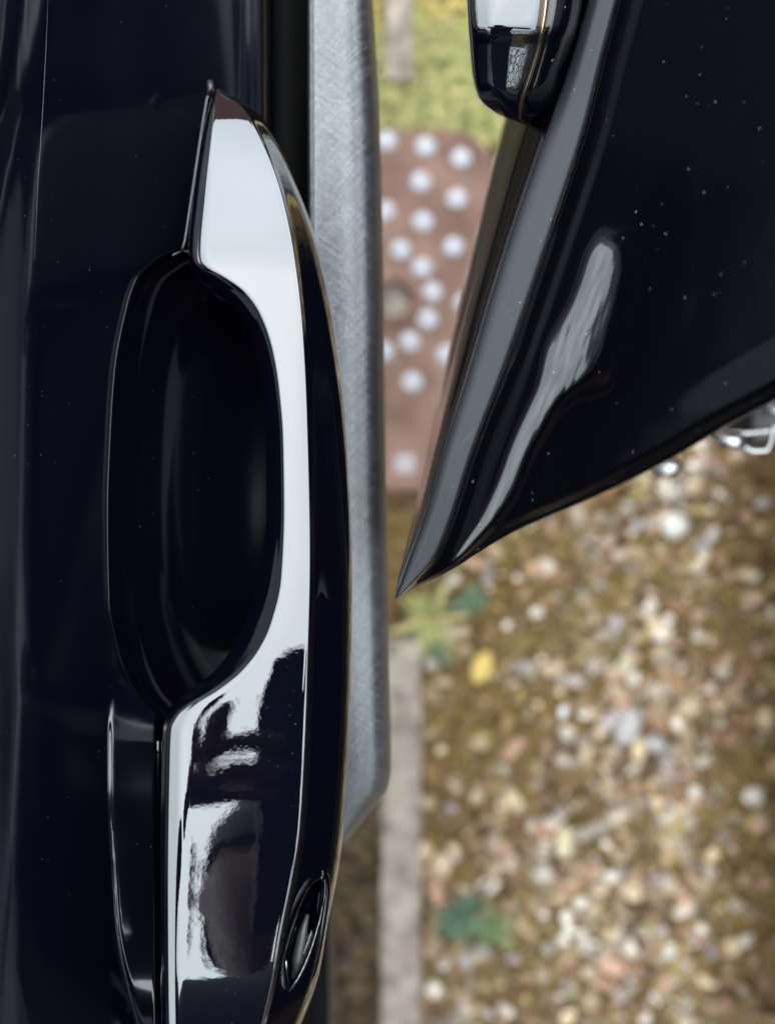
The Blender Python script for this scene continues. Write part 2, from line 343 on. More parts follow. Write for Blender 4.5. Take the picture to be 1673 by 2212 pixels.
def weed(px, py, rpx, n, cols, label, wide=.2, group=None):
    x, y = g(px, py); t = tag(empty('weed', (x, y, 0)), label, 'weed', group); R = rpx*K*CH
    for k in range(n):
        a = 2*math.pi*k/n+rng.uniform(-.3, .3); l_ = R*rng.uniform(.55, 1.1); w_ = l_*wide*rng.uniform(.8, 1.2); V = []; F = []; C = []
        c = np.array(cols[rng.integers(len(cols))]); rise = rng.uniform(.15, .6)
        for i in range(7):
            q = i/6; ww = w_*math.sin(math.pi*min(1, q*.9+.08))**.8; r = l_*q; z = .006+l_*rise*math.sin(q*2.2)
            for s in (-1, 0, 1): V.append((x+math.cos(a)*r-math.sin(a)*s*ww, y+math.sin(a)*r+math.cos(a)*s*ww, z-(0 if s else ww*.25))); C.append(c)
        for i in range(6):
            for s in (0, 1): F.append((3*i+s, 3*i+s+1, 3*i+s+4, 3*i+s+3))
        o = mesh('leaf', V, F, M['leaf'], t); set_tint(o.data, np.array(C))
weed(925, 1335, 88, 19, [(.26, .25, .08), (.18, .19, .06), (.34, .29, .12)], 'yellow green weed rosette on the soil below the pointed door corner', .095)
weed(1010, 1300, 42, 9, [(.07, .11, .06), (.09, .13, .07)], 'small dark green weed at the upper right of the yellow rosette', .3)
weed(945, 1405, 48, 9, [(.08, .12, .06), (.12, .15, .07)], 'dark green weed partly under the yellow rosette beside the edging board', .2)
weed(990, 1975, 60, 9, [(.05, .09, .05), (.07, .11, .06)], 'deep green weed in the lower gravel near the edging board', .3)
weed(1060, 2000, 65, 10, [(.10, .14, .05), (.13, .16, .06)], 'mid green weed with narrow leaves in the lower gravel', .16)
def yellow_leaf():
    x, y = g(1037, 1437); V = []; F = []; n = 14
    for i in range(n+1):
        q = i/n; ww = .0085*math.sin(math.pi*(q*.92+.04))**.7; yy = (q-.5)*.030
        for s in (-1, -.5, 0, .5, 1): V.append((s*ww, yy, .0015*abs(s)+.001*math.sin(q*6)))
    for i in range(n):
        for s in range(4): F.append((5*i+s, 5*i+s+1, 5*i+s+6, 5*i+s+5))
    o = mesh('fallen_leaf', V, F, M['leaf']); o.location = (x, y, .014); o.rotation_euler = (.1, .05, -.35)
    set_tint(o.data, np.tile([.50, .34, .09], (len(V), 1))); tag(o, 'yellow oval fallen leaf on the gravel right of the weed rosette', 'leaf')
yellow_leaf()

# ---- edging boards
def board(x0, x1, y0, y1, label):
    n = 120; V = []; F = []
    for i in range(n+1):
        y = y0+(y1-y0)*i/n; a = .0012*noise.noise((y*25, 0, 5)); b = .0016*noise.noise((y*25, 7, 5)); z = .020+.0015*noise.noise((y*30, 3, 2))
        V += [(x0+a, y, -.03), (x0+a, y, z-.003), (x0+a+.003, y, z), ((x0+x1)/2, y, z+.0008), (x1+b-.003, y, z), (x1+b, y, z-.003), (x1+b, y, -.03)]
    for i in range(n):
        for s in range(6): F.append((7*i+s, 7*i+s+1, 7*i+s+8, 7*i+s+7))
    F += [tuple(range(7)), tuple(reversed([7*n+s for s in range(7)]))]
    tag(mesh('edging_board', V, F, M['board']), label, 'edging board', 'edging boards in line with the stud cover')
board(EDX0, EDX1, -.62, g(0, 1375)[1], 'long weathered edging board running down from the yellow weed')
board(g(834, 0)[0], g(890, 0)[0], g(0, 185)[1], .62, 'weathered edging board above the stud cover, behind the grass')

# ---- stud cover
def cover():
    x0, x1, y0, y1 = COV; t = tag(empty('drain_cover', ((x0+x1)/2, (y0+y1)/2, 0)), 'square rusty brown drain cover with pale round studs between the doors', 'drain cover')
    z = .016
    def rr(x0, x1, y0, y1, r, n=8):
        P = []
        for cx, cy, a0 in ((x1-r, y1-r, 0), (x0+r, y1-r, 90), (x0+r, y0+r, 180), (x1-r, y0+r, 270)):
            P += [(cx+r*math.cos(math.radians(a0+90*k/n)), cy+r*math.sin(math.radians(a0+90*k/n))) for k in range(n+1)]
        return P
    cx, cy = g(852, 652); hr = 36*K*CH
    def plate(name, outer, hole, z0, z1, bev, m, par=t):
        """ring plate between outline and hole, equal counts"""
        n = len(outer); V = []; ox, oy = sum(p[0] for p in outer)/n, sum(p[1] for p in outer)/n
        def ins(P, q): return [(p[0]+(ox-p[0])*q, p[1]+(oy-p[1])*q) for p in P]
        H = hole
        rings = [(outer, z0), (outer, z1-bev), (ins(outer, bev/.15), z1), (H, z1), (H, z1-.012)]
        for P, zz in rings: V += [(a, b, zz) for a, b in P]
        F = [(r*n+k, r*n+(k+1) % n, (r+1)*n+(k+1) % n, (r+1)*n+k) for r in range(len(rings)-1) for k in range(n)]
        return mesh(name, V, F, m, par, smooth=False)
    raw = rr(x0, x1, y0, y1, .040); outer = []
    for (a, b), (c, d) in zip(raw, raw[1:]+raw[:1]):
        m_ = max(1, int(math.hypot(c-a, d-b)/.012))
        outer += [(a+(c-a)*k/m_, b+(d-b)*k/m_) for k in range(m_)]
    n = len(outer)
    # holes ordered by the same bearing as the outline
    hole = [(cx+hr*math.cos(math.atan2(b-cy, a-cx)), cy+hr*math.sin(math.atan2(b-cy, a-cx))) for a, b in outer]
    plate('plate', outer, hole, -.02, z, .003, M['cover'])
    mesh('socket_bottom', [(a, b, .006) for a, b in hole], [tuple(range(n))], M['board'], t, False)
    bm = bmesh.new(); R = []   # raised ring round the lifting socket
    for r, zz in ((38, .016), (42, .0195), (49, .0210), (57, .0195), (61, .016)):
        R.append([bm.verts.new((cx+r*K*CH*math.cos(a), cy+r*K*CH*math.sin(a), zz)) for a in np.linspace(0, 2*math.pi, 40, endpoint=False)])
    for A, B in zip(R, R[1:]):
        for k in range(40): bm.faces.new((A[k], A[(k+1) % 40], B[(k+1) % 40], B[k]))
    bobj('socket_ring', bm, M['cover'], t)
    bm = bmesh.new(); sr = 20.5*K*CH; R = []
    for q, zz in ((1.12, -.001), (1.0, .0015), (.93, .0032), (.75, .0040), (.4, .0043)):
        R.append([bm.verts.new((q*sr*math.cos(a), q*sr*math.sin(a), zz)) for a in np.linspace(0, 2*math.pi, 20, endpoint=False)])
    for A, B in zip(R, R[1:]):
        for k in range(20): bm.faces.new((A[k], A[(k+1) % 20], B[(k+1) % 20], B[k]))
    bm.faces.new(R[-1]); s0 = bobj('stud', bm, M['stud'], t)
    spots = [(835, 315), (918, 327), (993, 352), (907, 402), (984, 438), (832, 465), (912, 487), (865, 547), (977, 541), (910, 585), (932, 637), (922, 695), (884, 743),
             (828, 763), (890, 828), (962, 770), (1000, 660), (1045, 560), (1050, 745), (760, 545), (760, 330), (765, 435), (765, 820)]
    for i, (a, b) in enumerate(spots):
        o = s0 if i == 0 else s0.copy()
        if i: COL.objects.link(o)
        o.matrix_parent_inverse = t.matrix_world.inverted(); x, y = g(a, b); o.location = (x, y, z)
    for a, b in ((873, 1003), (968, 968)):     # two small square pads near the lower edge
        x, y = g(a, b); box('pad', x-.0085, x+.0085, y-.0085, y+.0085, z-.001, z+.002, M['stud2'], t, .0012)
M['stud2'] = mat('worn_square_pad', (.26, .21, .21), .6, var=(200, (.36, .31, .31)))
cover()

def stick(a, b, r, label):
    P = [Vector((*g(*a), .014)), Vector((*g(*b), .017))]; n = 12
    pts = [P[0].lerp(P[1], k/n)+Vector((.0012*noise.noise((k, 1, 1)), .0012*noise.noise((k, 5, 2)), .001*noise.noise((k, 9, 3)))) for k in range(n+1)]
    tag(tube('stick', pts, [r*(1.1-.5*k/n) for k in range(n+1)], M['stick'], None, 8), label, 'stick')
M['stick'] = mat('dark_bark', (.03, .018, .010), .9, var=(300, (.07, .045, .03)))
stick((712, 2110), (800, 1985), .0022, 'thin dark stick lying slantwise left of the long edging board')
stick((708, 1985), (775, 1905), .0015, 'short dark twig above the slanting stick beside the edging board')

# ------------------------------------------------------------------ LEFT DOOR
# handle outline tables, row -> column
TL = [(150, 470), (195, 466), (220, 459), (290, 446), (420, 428), (545, 417), (565, 420), (580, 434), (600, 470), (630, 515), (680, 553), (760, 582), (850, 597), (950, 605), (1100, 607), (1250, 600), (1350, 575), (1400, 550), (1450, 508), (1490, 455), (1520, 405), (1545, 378), (1575, 364), (1650, 361), (1900, 358), (2212, 361), (2400, 372)]
TI = [(150, 466), (195, 460), (290, 438), (420, 419), (545, 408), (580, 412), (610, 436), (650, 490), (700, 530), (760, 552), (850, 568), (950, 576), (1100, 577), (1250, 560), (1350, 528), (1400, 503), (1450, 465), (1500, 400), (1530, 366), (1575, 352), (1650, 349), (1900, 346), (2212, 349), (2400, 360)]
TC = [(150, 470), (195, 472), (225, 515), (290, 558), (420, 608), (545, 634), (700, 652), (900, 662), (1200, 668), (1450, 662), (1650, 654), (1800, 644), (1900, 628), (2000, 608), (2100, 590), (2212, 565), (2400, 510)]
TR = [(150, 472), (195, 480), (220, 530), (290, 590), (400, 640), (520, 682), (720, 722), (950, 747), (1300, 760), (1500, 757), (1700, 747), (1850, 733), (2000, 705), (2100, 688), (2212, 650), (2400, 560)]
def skin_d(px, py):
    """depth of the door skin below the lens"""
    px = np.asarray(px, float); py = np.asarray(py, float)
    d = prof([(-700, .312), (-300, .318), (-100, .3300), (0, .3396), (60, .3468), (120, .3570), (240, .3785), (400, .4055), (500, .423), (525, .4275), (545, .4295), (568, .4325), (582, .445), (590, .48)], px)
    d = d+.006*((py-1106)/1106)**2+.0015*np.sin(py/420.)
    # concave crease along the upper left where the skin rises to the window line
    cl = 105-120*sstep((py+100)/800.)
    d = d-.006*sstep((cl-px)/75.)
    return d
CUPL = [(500, 430), (540, 372), (560, 338), (600, 296), (680, 270), (800, 248), (950, 238), (1100, 233), (1300, 236), (1380, 250), (1450, 270), (1510, 300), (1560, 342), (1600, 360)]
def cup_in(px, py):
    """picture distance inside the cup rim (positive inside)"""
    l_ = prof(CUPL, py); v = np.minimum(py-535, 1590-py)
    return np.minimum(px-l_, v*1.0)
def build_skin(root):
    xs = np.unique(np.r_[np.arange(-700, 200, 20), np.arange(200, 360, 4), np.arange(360, 500, 12), np.arange(500, 592, 3)]).astype(float)
    ys = np.arange(-620, 2480, 9).astype(float)
    X, Y = np.meshgrid(xs, ys, indexing='ij'); D = skin_d(X, Y)
    # added raised strip turned up to the sky, imitating the handle's reflection in the skin
    bl = prof([(1460, 250), (1560, 232), (1700, 231), (1850, 240), (2000, 250), (2212, 300), (2400, 360)], Y)
    on = sstep((Y-1440)/160.)*sstep((2480-Y)/200.)
    t = np.clip((X-bl)/(335-bl+1e-3), 0, 1)
    D = D-on*np.where((X > bl) & (X < 338), .0008*sstep(t*8)+.0110*t, 0)
    G = np.stack([X, Y, D], -1)
    # leave out the skin where the cup is
    I = cup_in(X, Y) > 0; a, b = len(xs), len(ys); F = []
    V = [pt(*p) for p in G.reshape(-1, 3)]
    for i in range(a-1):
        for j in range(b-1):
            if I[i, j] and I[i+1, j] and I[i, j+1] and I[i+1, j+1]: continue
            F.append((i*b+j, i*b+j+1, (i+1)*b+j+1, (i+1)*b+j))
    o = mesh('outer_panel', V, F, M['paint'], root); return o
def build_cup(root):
    # rails follow the rim inwards: rim lip, roll, wall, floor
    n = 150; yy = np.linspace(537, 1588, n); rim = prof(CUPL, yy); mid = .5*(yy-537)+.5*(yy-537)
    rows = []
    for off, dd in ((-8, -.0004), (-3, -.0013), (2, -.0010), (10, .003), (25, .0095), (50, .0165), (80, .022), (120, .0285), (170, .0345), (230, .0395), (300, .043), (420, .045)):
        # squeeze rows toward the cup's long axis at its two ends
        cyy = 1075+(yy-1075)*(1-max(off, 0)*.00055); px = rim+off
        px = np.minimum(px, 660); rows.append(np.stack([px, cyy, skin_d(rim, yy)+dd], 1))
    R = np.stack(rows); sub = across(rows, 90)
    surf('handle_cup', sub, M['cup'], root)
    # black backing so that nothing shows round the ends of the cup
    bk = np.array([[[x, y, .50] for y in np.linspace(420, 1720, 12)] for x in np.linspace(200, 620, 8)]); surf('cup_backing', bk, M['seal'], root)
def build_handle(root):
    ys = np.unique(np.r_[np.arange(192, 300, 4), np.arange(300, 560, 8), np.arange(560, 700, 4), np.arange(700, 1340, 12), np.arange(1340, 1600, 4), np.arange(1600, 2420, 8)]).astype(float)
    l_, i_, c_, r_ = (prof(T, ys) for T in (TL, TI, TC, TR))
    d0 = .349+HT*(1650-ys)*K*.35 + .000*ys
    d0 = d0+prof([(150, .022), (192, .0165), (230, .0115), (290, .0075), (420, .003), (600, 0), (1700, 0), (2100, .0012), (2400, .004)], ys)
    # rows across the section: hidden foot, inner lip, edge, gently domed top, crest, side
    wtop = (c_-l_)
    rows = []
    def row(px, d): rows.append(np.stack([px, ys, d], 1))
    inner = sstep((ys-575)/60.)*sstep((1560-ys)/60.)          # 1 along the free grip, 0 where the handle sits on the door
    row(i_+8*inner, d0+.052-.028*inner)
    row(i_-1, d0+.030-.016*inner)
    row(i_, d0+.012+.000*inner)
    row(i_+(l_-i_)*.45, d0+.0050)
    row(i_+(l_-i_)*.9, d0+.0018)
    row(l_+wtop*.06, d0+.0006)
    for q, e in ((.12, .00012), (.25, .00005), (.5, 0.), (.75, .0), (.9, .00004), (.97, .00010)):
        row(l_+wtop*q, d0+e*1.0+ wtop/300.*DX*(1-q)*.01)
    row(c_+(r_-c_)*.02, d0+.0003); row(c_+(r_-c_)*.06, d0+.0016)
    row(c_+(r_-c_)*.18, d0+.0055)
    row(c_+(r_-c_)*.5, d0+.0125)
    row(c_+(r_-c_)*.80, d0+.0195)
    row(c_+(r_-c_)*.96, d0+.027)
    row(r_, d0+.034)
    row(r_-2, d0+.045)
    row(r_-14-.25*(r_-c_), d0+.055)
    G = across(rows, 150)
    # key hollow near the lower right: a lens-shaped dip in the side of the grip
    a = np.array([696., 1885.]); b = np.array([612., 2148.]); ax = (b-a)/np.hypot(*(b-a)); P = G[..., :2]-(a+b)/2
    al = (P@ax)/(np.hypot(*(b-a))/2); ac = (P@np.array([-ax[1], ax[0]]))/27
    G[..., 2] += .009*sstep((1-al**2-ac**2)*1.6)
    surf('grip', G, M['gloss'], root)
HT = .115; DX = .0
def left_door():
    root = tag(empty('car_door', (-.15, 0, .3)), 'black car door on the left with a long glossy pull handle and grey grained trim', 'car door', 'open black car doors')
    build_skin(root); build_cup(root)
    h = tag(empty('handle', pt(560, 1100, .36))); h.parent = root; h.matrix_parent_inverse = root.matrix_world.inverted(); bpy.context.view_layer.update()
    build_handle(h)
    tube('scratch', [pt(x, y, float(skin_d(x, y))) for x, y in ((106, -60), (100, 100), (92, 250), (82, 400), (75, 560))], [.00003, .00006, .00007, .00006, .00003], M['scratch'], root, 6)
    # thin groove seals beside the handle foot
    for a, b in ((341, 1), (349, 1)):
        tube('groove_seal', [pt(a+(0 if y > 1600 else (1600-y)*.0), y, .3890+.006*((y-1106)/1106)**2) for y in np.linspace(1600, 2440, 30)], .0007, M['gloss'] if a == 341 else M['seal'], root, 8)
    tube('groove_seal', [pt(x, y, float(skin_d(x, y))) for x, y in ((458, 185), (447, 215), (436, 280), (418, 400), (406, 480), (400, 520), (392, 545), (372, 552))], .0005, M['paint'], root, 8)
    tube('pull_tab', [pt(453, 178, .405), pt(455, 190, .403), pt(452, 203, .405)], .0009, M['dark_plastic'], root, 8)
    # key loop at the lower right of the handle
    ring = [(686, 1885), (655, 1905), (625, 1955), (606, 2010), (601, 2070), (607, 2125), (625, 2155), (650, 2140), (672, 2090), (684, 2030), (694, 1970), (700, 1920), (697, 1892)]
    R = np.array(ring+[ring[0]], float); s = np.linspace(0, len(R)-1, 70); RR = np.stack([np.interp(s, range(len(R)), R[:, k]) for k in (0, 1)], 1)
    for _ in range(2): RR[:-1] = (np.roll(RR[:-1], 1, 0)+2*RR[:-1]+np.roll(RR[:-1], -1, 0))/4
    RR[-1] = RR[0]
    def kd(x, y):
        c, e = float(prof(TC, y)), float(prof(TR, y)); return .3505+.024*max(0, (x-c)/(e-c))**1.15
    tube('key_loop', [pt(x, y, kd(x, y)) for x, y in RR], .0017, M['gloss'], h, 12)
    tube('key_trim', [pt(x, y, kd(x, y)-.0003) for x, y in ((616, 2075), (615, 2105), (621, 2130), (632, 2141))], .0006, M['chrome'], h, 8)
    tube('key_cap', [pt(x, y, .3610+.004*(x-620)/60) for x, y in ((664, 1975), (652, 2020), (642, 2070), (634, 2120))], [.0005, .0012, .0014, .0006], M['dark_plastic'], h, 14)
    # black weather seal
    xs = np.array([575, 590, 610, 640, 672.]); ys = np.linspace(-260, 2480, 20)
    surf('weather_seal', np.array([[[x, y, d] for y in ys] for x, d in zip(xs, (.478, .462, .460, .461, .475))]), M['seal'], root)
    # grained trim pad
    n = 260; RE = rail([(795, -260), (805, 0), (818, 240), (826, 560), (830, 900), (835, 1200), (840, 1500), (843, 1660), (835, 1705), (800, 1750), (762, 1800), (730, 1832), (690, 1850)], n)
    LE = rail([(664, -260), (665, 0), (666, 500), (668, 900), (668, 1300), (668, 1700), (667, 1790), (667, 1850)], n)
    LE[:, 1] = np.minimum(RE[:, 1], 1862)
    rows = []
    for q, off, d in ((0, 0, .460), (0, 1, .4435), (0, 3, .4405), (0, 8, .4398), (.09, 2, .4405), (.3, 0, .4400), (.5, 0, .4395), (.65, 0, .4400), (.82, 0, .4420), (.93, 0, .4480), (1, 0, .460), (1, -1, .475), (.9, 0, .49)):
        rows.append(np.stack([LE[:, 0]+(RE[:, 0]-LE[:, 0])*q+off, LE[:, 1]+(RE[:, 1]-LE[:, 1])*q, d+.030*np.clip((RE[:, 1]-1350)/500, 0, 1)**2.2-.006*np.clip((700-RE[:, 1])/900, 0, 1)], 1))
    surf('trim_pad', across(rows, 110), M['grain'], root)
    # the inside of the door below the skin: inner case, lower sill strip and seal
    box('inner_case', -.42, -.036, -.75, .60, .28, .768, M['dark_plastic'], root, .012)
    tube('lower_seal', [(-.033, y, .60) for y in np.linspace(-.7, .5, 20)], .006, M['seal'], root, 10)
    return root
left_door()

# ------------------------------------------------------------------ RIGHT DOOR
def right_door():
    root = tag(empty('car_door', (.2, 0, .3)), 'open black car door on the right whose lower corner ends in a sharp point', 'car door', 'open black car doors')
    n = 280
    r0 = rail([(851, 1293), (868, 1210), (890, 1120), (920, 980), (960, 800), (1000, 620), (1040, 450), (1085, 270), (1130, 120), (1170, -20), (1235, -260), (1420, -900)], n)
    r1 = rail([(852.5, 1293), (880, 1215), (912, 1125), (952, 985), (1012, 800), (1066, 620), (1122, 450), (1185, 270), (1232, 130), (1270, 0), (1335, -260), (1520, -900)], n)
    r2 = rail([(858, 1291), (935, 1205), (975, 1110), (1015, 985), (1085, 800), (1148, 620), (1205, 450), (1262, 270), (1296, 130), (1330, 0), (1395, -260), (1580, -900)], n)
    q = rail([(862, 1291), (905, 1265), (960, 1238), (1100, 1152), (1300, 1062), (1450, 985), (1560, 920), (1700, 845), (1950, 690), (2150, 480), (2260, 200), (2300, -260), (2300, -900)], n)
    f = np.linspace(0, 1, n)[:, None]
    def R(a, d): return np.c_[a[:, :2], np.broadcast_to(d, (n, 1))]
    # glossy side that drops away towards the ground, then the satin moulding along the edge
    nar = np.clip(f*9, .12, 1)
    # left flank
    rows = [R(r0+[-1, 0], .40+.08*nar), R(r0, .385+.066*nar), R(r0+(r1-r0)*.25, .384+.040*nar), R(r0+(r1-r0)*.5, .382+.020*nar), R(r0+(r1-r0)*.75, .381+.0075*nar), R(r0+(r1-r0)*.9, .380+.0028*nar), R(r1, .3795+.0008*nar)]
    surf('edge_flank', across(rows, 40), M['paint_dusty'], root)
    rows = [R(r1+[-.5, 0], .3815+0*nar), R(r1+(r2-r1)*.05, .3792-0*nar), R(r1+(r2-r1)*.3, .3785-.0010*nar), R(r1+(r2-r1)*.6, .3783-.0012*nar), R(r1+(r2-r1)*.93, .3783-.0012*nar), R(r2, .3795+0*nar), R(r2+[1.5, 0], .3845+0*nar)]
    surf('edge_moulding', across(rows, 50), M['satin'], root)
    # main panel
    def glint_relief(px, py):
        """pressed swage in the panel: a long tear that widens towards the top right"""
        C_ = rail([(985, 1207, 4), (1045, 1128, 12), (1085, 1060, 18), (1125, 960, 20), (1178, 855, 25), (1232, 765, 56), (1282, 650, 46), (1298, 590, 42), (1307, 545, 36), (1312, 522, 26)], 900)
        dx = px[..., None]-C_[:, 0]; dy = py[..., None]-C_[:, 1]; i = np.hypot(dx, dy).argmin(-1); T = np.gradient(C_[:, :2], axis=0); T /= np.hypot(*T.T)[:, None]
        ddx, ddy = px-C_[i, 0], py-C_[i, 1]; side = -(ddx*T[i, 1]-ddy*T[i, 0]); al = np.abs(ddx*T[i, 0]+ddy*T[i, 1]); hw = C_[i, 2]
        u = side/hw; amp = hw*2*FH
        return amp*np.where(u < 1, sstep((u+1.15)/2.15*.98+.0)*.3+.7*np.clip((u+1)/2, 0, 1), 1-sstep((u-1)/1.6))*np.exp(-(al/14)**2)
    N = 150; G = np.zeros((N, n, 3)); ss = np.linspace(0, 1, N)
    for k, s in enumerate(ss):
        a = r2[:, :2]+[2, 0]+((q[:, :2]-r2[:, :2]-[2, 0])*s); G[k, :, :2] = a
    wpx = np.hypot(*(q[:, :2]-r2[:, :2]).T)     # width of the panel at each station
    dist = ss[:, None]*wpx[None, :]              # picture distance from the moulding
    edge = (1-ss[:, None])*wpx[None, :]          # picture distance from the lower edge
    wd = np.minimum(wpx, 1200)[None, :]
    d = .3850+prof([(0, 0), (10, .005), (60, .0145), (150, .031), (300, .062), (600, .116), (1200, .225)], dist.ravel()).reshape(dist.shape)
    d = d*1.0
    d = d+.009*(1-sstep(edge/np.minimum(50, wd*.4)))**1.5*np.clip(wd/200, 0, 1)
    u = glint_relief(G[..., 0], G[..., 1])  # made-up relief that catches sky in place of the left handle's reflection
    for _ in range(4):
        u[1:-1] = (u[:-2]+u[1:-1]*2+u[2:])/4; u[:, 1:-1] = (u[:, :-2]+u[:, 1:-1]*2+u[:, 2:])/4
    for a_ in range(N):
        for b_ in range(n):
            if u[a_, b_] > .0012: u[a_, b_] += .00030*noise.noise((G[a_, b_, 0]/9+G[a_, b_, 1]/30, G[a_, b_, 1]/60, 3))*min(1, (u[a_, b_]-.0012)/.003)
    d = d-u
    wide = np.clip((wpx[None, :]-420)/500, 0, 1)
    d = d-.006*wide*sstep((150-edge)/120)
    G[..., 2] = d
    surf('main_panel', G, M['paint_dusty'], root)
    # folded lower edge giving the panel its thickness
    TP = np.clip(f*5, 0, 1)*[1, 1, 0]+np.clip(f*5, .15, 1)*[0, 0, 1]; lo = G[-1]; rows = [lo, lo+np.array([1.5, 4, .003])*TP, lo+np.array([0, 3, .012])*TP, lo+np.array([-14, -16, .022])*TP, lo+np.array([-60, -60, .024])*TP]
    surf('folded_edge', across([r for r in rows], 16), M['paint_dusty'], root)
    tube('edge_groove', [pt(*p) for p in np.c_[r2[6:, :2]+[5, 2], np.full(n-6, .3885)]], .00055, M['seal'], root, 6)
    # handle of this door, its rounded end in view
    h = tag(empty('handle', pt(1110, 0, .385))); h.parent = root; h.matrix_parent_inverse = root.matrix_world.inverted(); bpy.context.view_layer.update()
    ys = np.r_[np.linspace(-400, 120, 40), np.linspace(126, 272, 40)]
    def P(T): return prof(T, ys)
    e0 = P([(-400, 1000), (0, 1007), (100, 1013), (175, 1020), (205, 1028), (228, 1046), (248, 1075), (262, 1110), (272, 1140)])
    e1 = e0+P([(-400, 12), (0, 13), (120, 12), (175, 9), (210, 6), (272, .5)])
    e2 = P([(-400, 1085), (0, 1068), (100, 1062), (180, 1066), (230, 1080), (255, 1105), (272, 1142)])
    e3 = P([(-400, 1190), (0, 1172), (90, 1160), (160, 1140), (220, 1122), (255, 1120), (272, 1144)])
    e4 = P([(-400, 1204), (0, 1186), (90, 1170), (160, 1150), (220, 1130), (255, 1124), (272, 1145)])
    e5 = P([(-400, 1262), (0, 1240), (90, 1222), (160, 1205), (220, 1195), (255, 1176), (272, 1148)])
    e6 = e5+P([(-400, 20), (120, 16), (220, 8), (272, 1)])
    b = P([(-400, .3535), (0, .3545), (62, .3553), (85, .3585), (150, .3655), (200, .371), (245, .379), (272, .392)])
    def row(x, dd): return np.stack([x, ys, b+dd], 1)
    surf('grip', across([row(e0+4, .035), row(e0, .018), row(e0+3, .007), row(e1, .0030), row(e1+(e2-e1)*.5, .0012), row(e2, .0003), row(e2+(e3-e2)*.4, 0), row(e2+(e3-e2)*.8, .0003), row(e3, .001)], 70), M['gloss'], h)
    surf('grip_rim', across([row(e3-1, .0012), row((e3+e4)/2, -.0008), row(e4+1, .0014)], 10), M['wornmetal'], h)
    surf('grip_side', across([row(e4, .0012), row(e4+(e5-e4)*.3, .0012), row(e4+(e5-e4)*.7, .004), row(e5, .009), row(e6, .020), row(e6, .04)], 40), M['paint_dusty'], h)
    # latch hardware under the panel edge
    lt = tag(empty('latch', pt(1600, 950, .55))); lt.parent = root; lt.matrix_parent_inverse = root.matrix_world.inverted(); bpy.context.view_layer.update()
    tube('latch_hook', [pt(x, y, dd) for x, y, dd in ((1535, 938, .56), (1558, 946, .56), (1585, 953, .56), (1598, 952, .562))], [.0012, .0024, .0038, .0030], M['chrome'], lt, 14)
    tube('striker_loop', [pt(x, y, .57) for x, y in ((1700, 905), (1668, 925), (1664, 955), (1655, 974), (1625, 975), (1608, 968), (1606, 960))], .0010, M['chrome'], lt, 10)
    tube('latch_rod', [pt(x, y, .58) for x, y in ((1555, 933), (1610, 936), (1660, 930), (1720, 925))], .0011, M['chrome'], lt, 10)
    box('latch_case', pt(1620, 0, .58)[0], pt(1900, 0, .58)[0], pt(0, 955, .58)[1], pt(0, 840, .58)[1], CH-.64, CH-.585, M['dark_plastic'], lt, .004)
    tube('latch_plate', [pt(1650, 884, .57), pt(1700, 888, .57)], .002, M['chrome'], lt, 10)
    bmx = bmesh.new(); bmesh.ops.create_uvsphere(bmx, u_segments=20, v_segments=12, radius=.0055)
    for v in bmx.verts: v.co = Vector(pt(1438, 1008, .60))+Vector((v.co.x*1.25, v.co.y*.8, v.co.z*.7))
    bobj('latch_bolt', bmx, M['chrome'], lt)
    return root
FH = .00014
right_door()

# ------------------------------------------------------------------ the car the doors belong to, wall and hedge round the drive
def car_body():
    root = tag(empty('parked_car', (1.2, .3, 0)), 'dark parked car standing to the right of the open doors', 'car')
    prof_ = [(.62, .12), (.335, .13), (.315, .21), (.345, .36), (.395, .55), (.43, .70), (.45, .86), (.52, .97), (.56, .99)]
    cab = [(.56, .99), (.66, 1.20), (.78, 1.37), (.95, 1.43), (1.3, 1.45), (1.65, 1.43), (1.82, 1.37), (1.94, 1.20), (2.04, .99)]
    other = [(2.6-x, z) for x, z in reversed(prof_)]
    ys = np.linspace(-1.9, 2.3, 43)
    def loft(name, P, m, y0, y1, zs):
        V = []; Y = [y for y in ys if y0 <= y <= y1]
        for y in Y:
            e = max(0, abs(y-.2)-1.2); k = 1-.10*e*e/1.0
            for x, z in P: V.append((1.3+(x-1.3)*k, y, .2+(z-.2)*(zs(y))))
        return mesh(name, V, grid_faces(len(Y), len(P)), m, root)
    loft('body', prof_+other, M['paint'], -2, 3, lambda y: 1-.08*max(0, abs(y-.2)-1.0))
    loft('roof', cab, M['paint'], -1.2, 1.7, lambda y: 1-.13*max(0, abs(y-.2)-.7)**1.5)
    for y in (-1.15, 1.55):
        for x in (.52, 2.08):
            bm = bmesh.new(); bmesh.ops.create_cone(bm, cap_ends=True, segments=36, radius1=.31, radius2=.31, depth=.19)
            for v in bm.verts: v.co = Vector((x+v.co.z, y+v.co.x, .31+v.co.y))
            bmesh.ops.bevel(bm, geom=[e for e in bm.edges if len(e.link_faces) == 2 and e.calc_face_angle() > 1], offset=.03, segments=3, affect='EDGES')
            bobj('wheel', bm, M['seal'], root)
car_body()
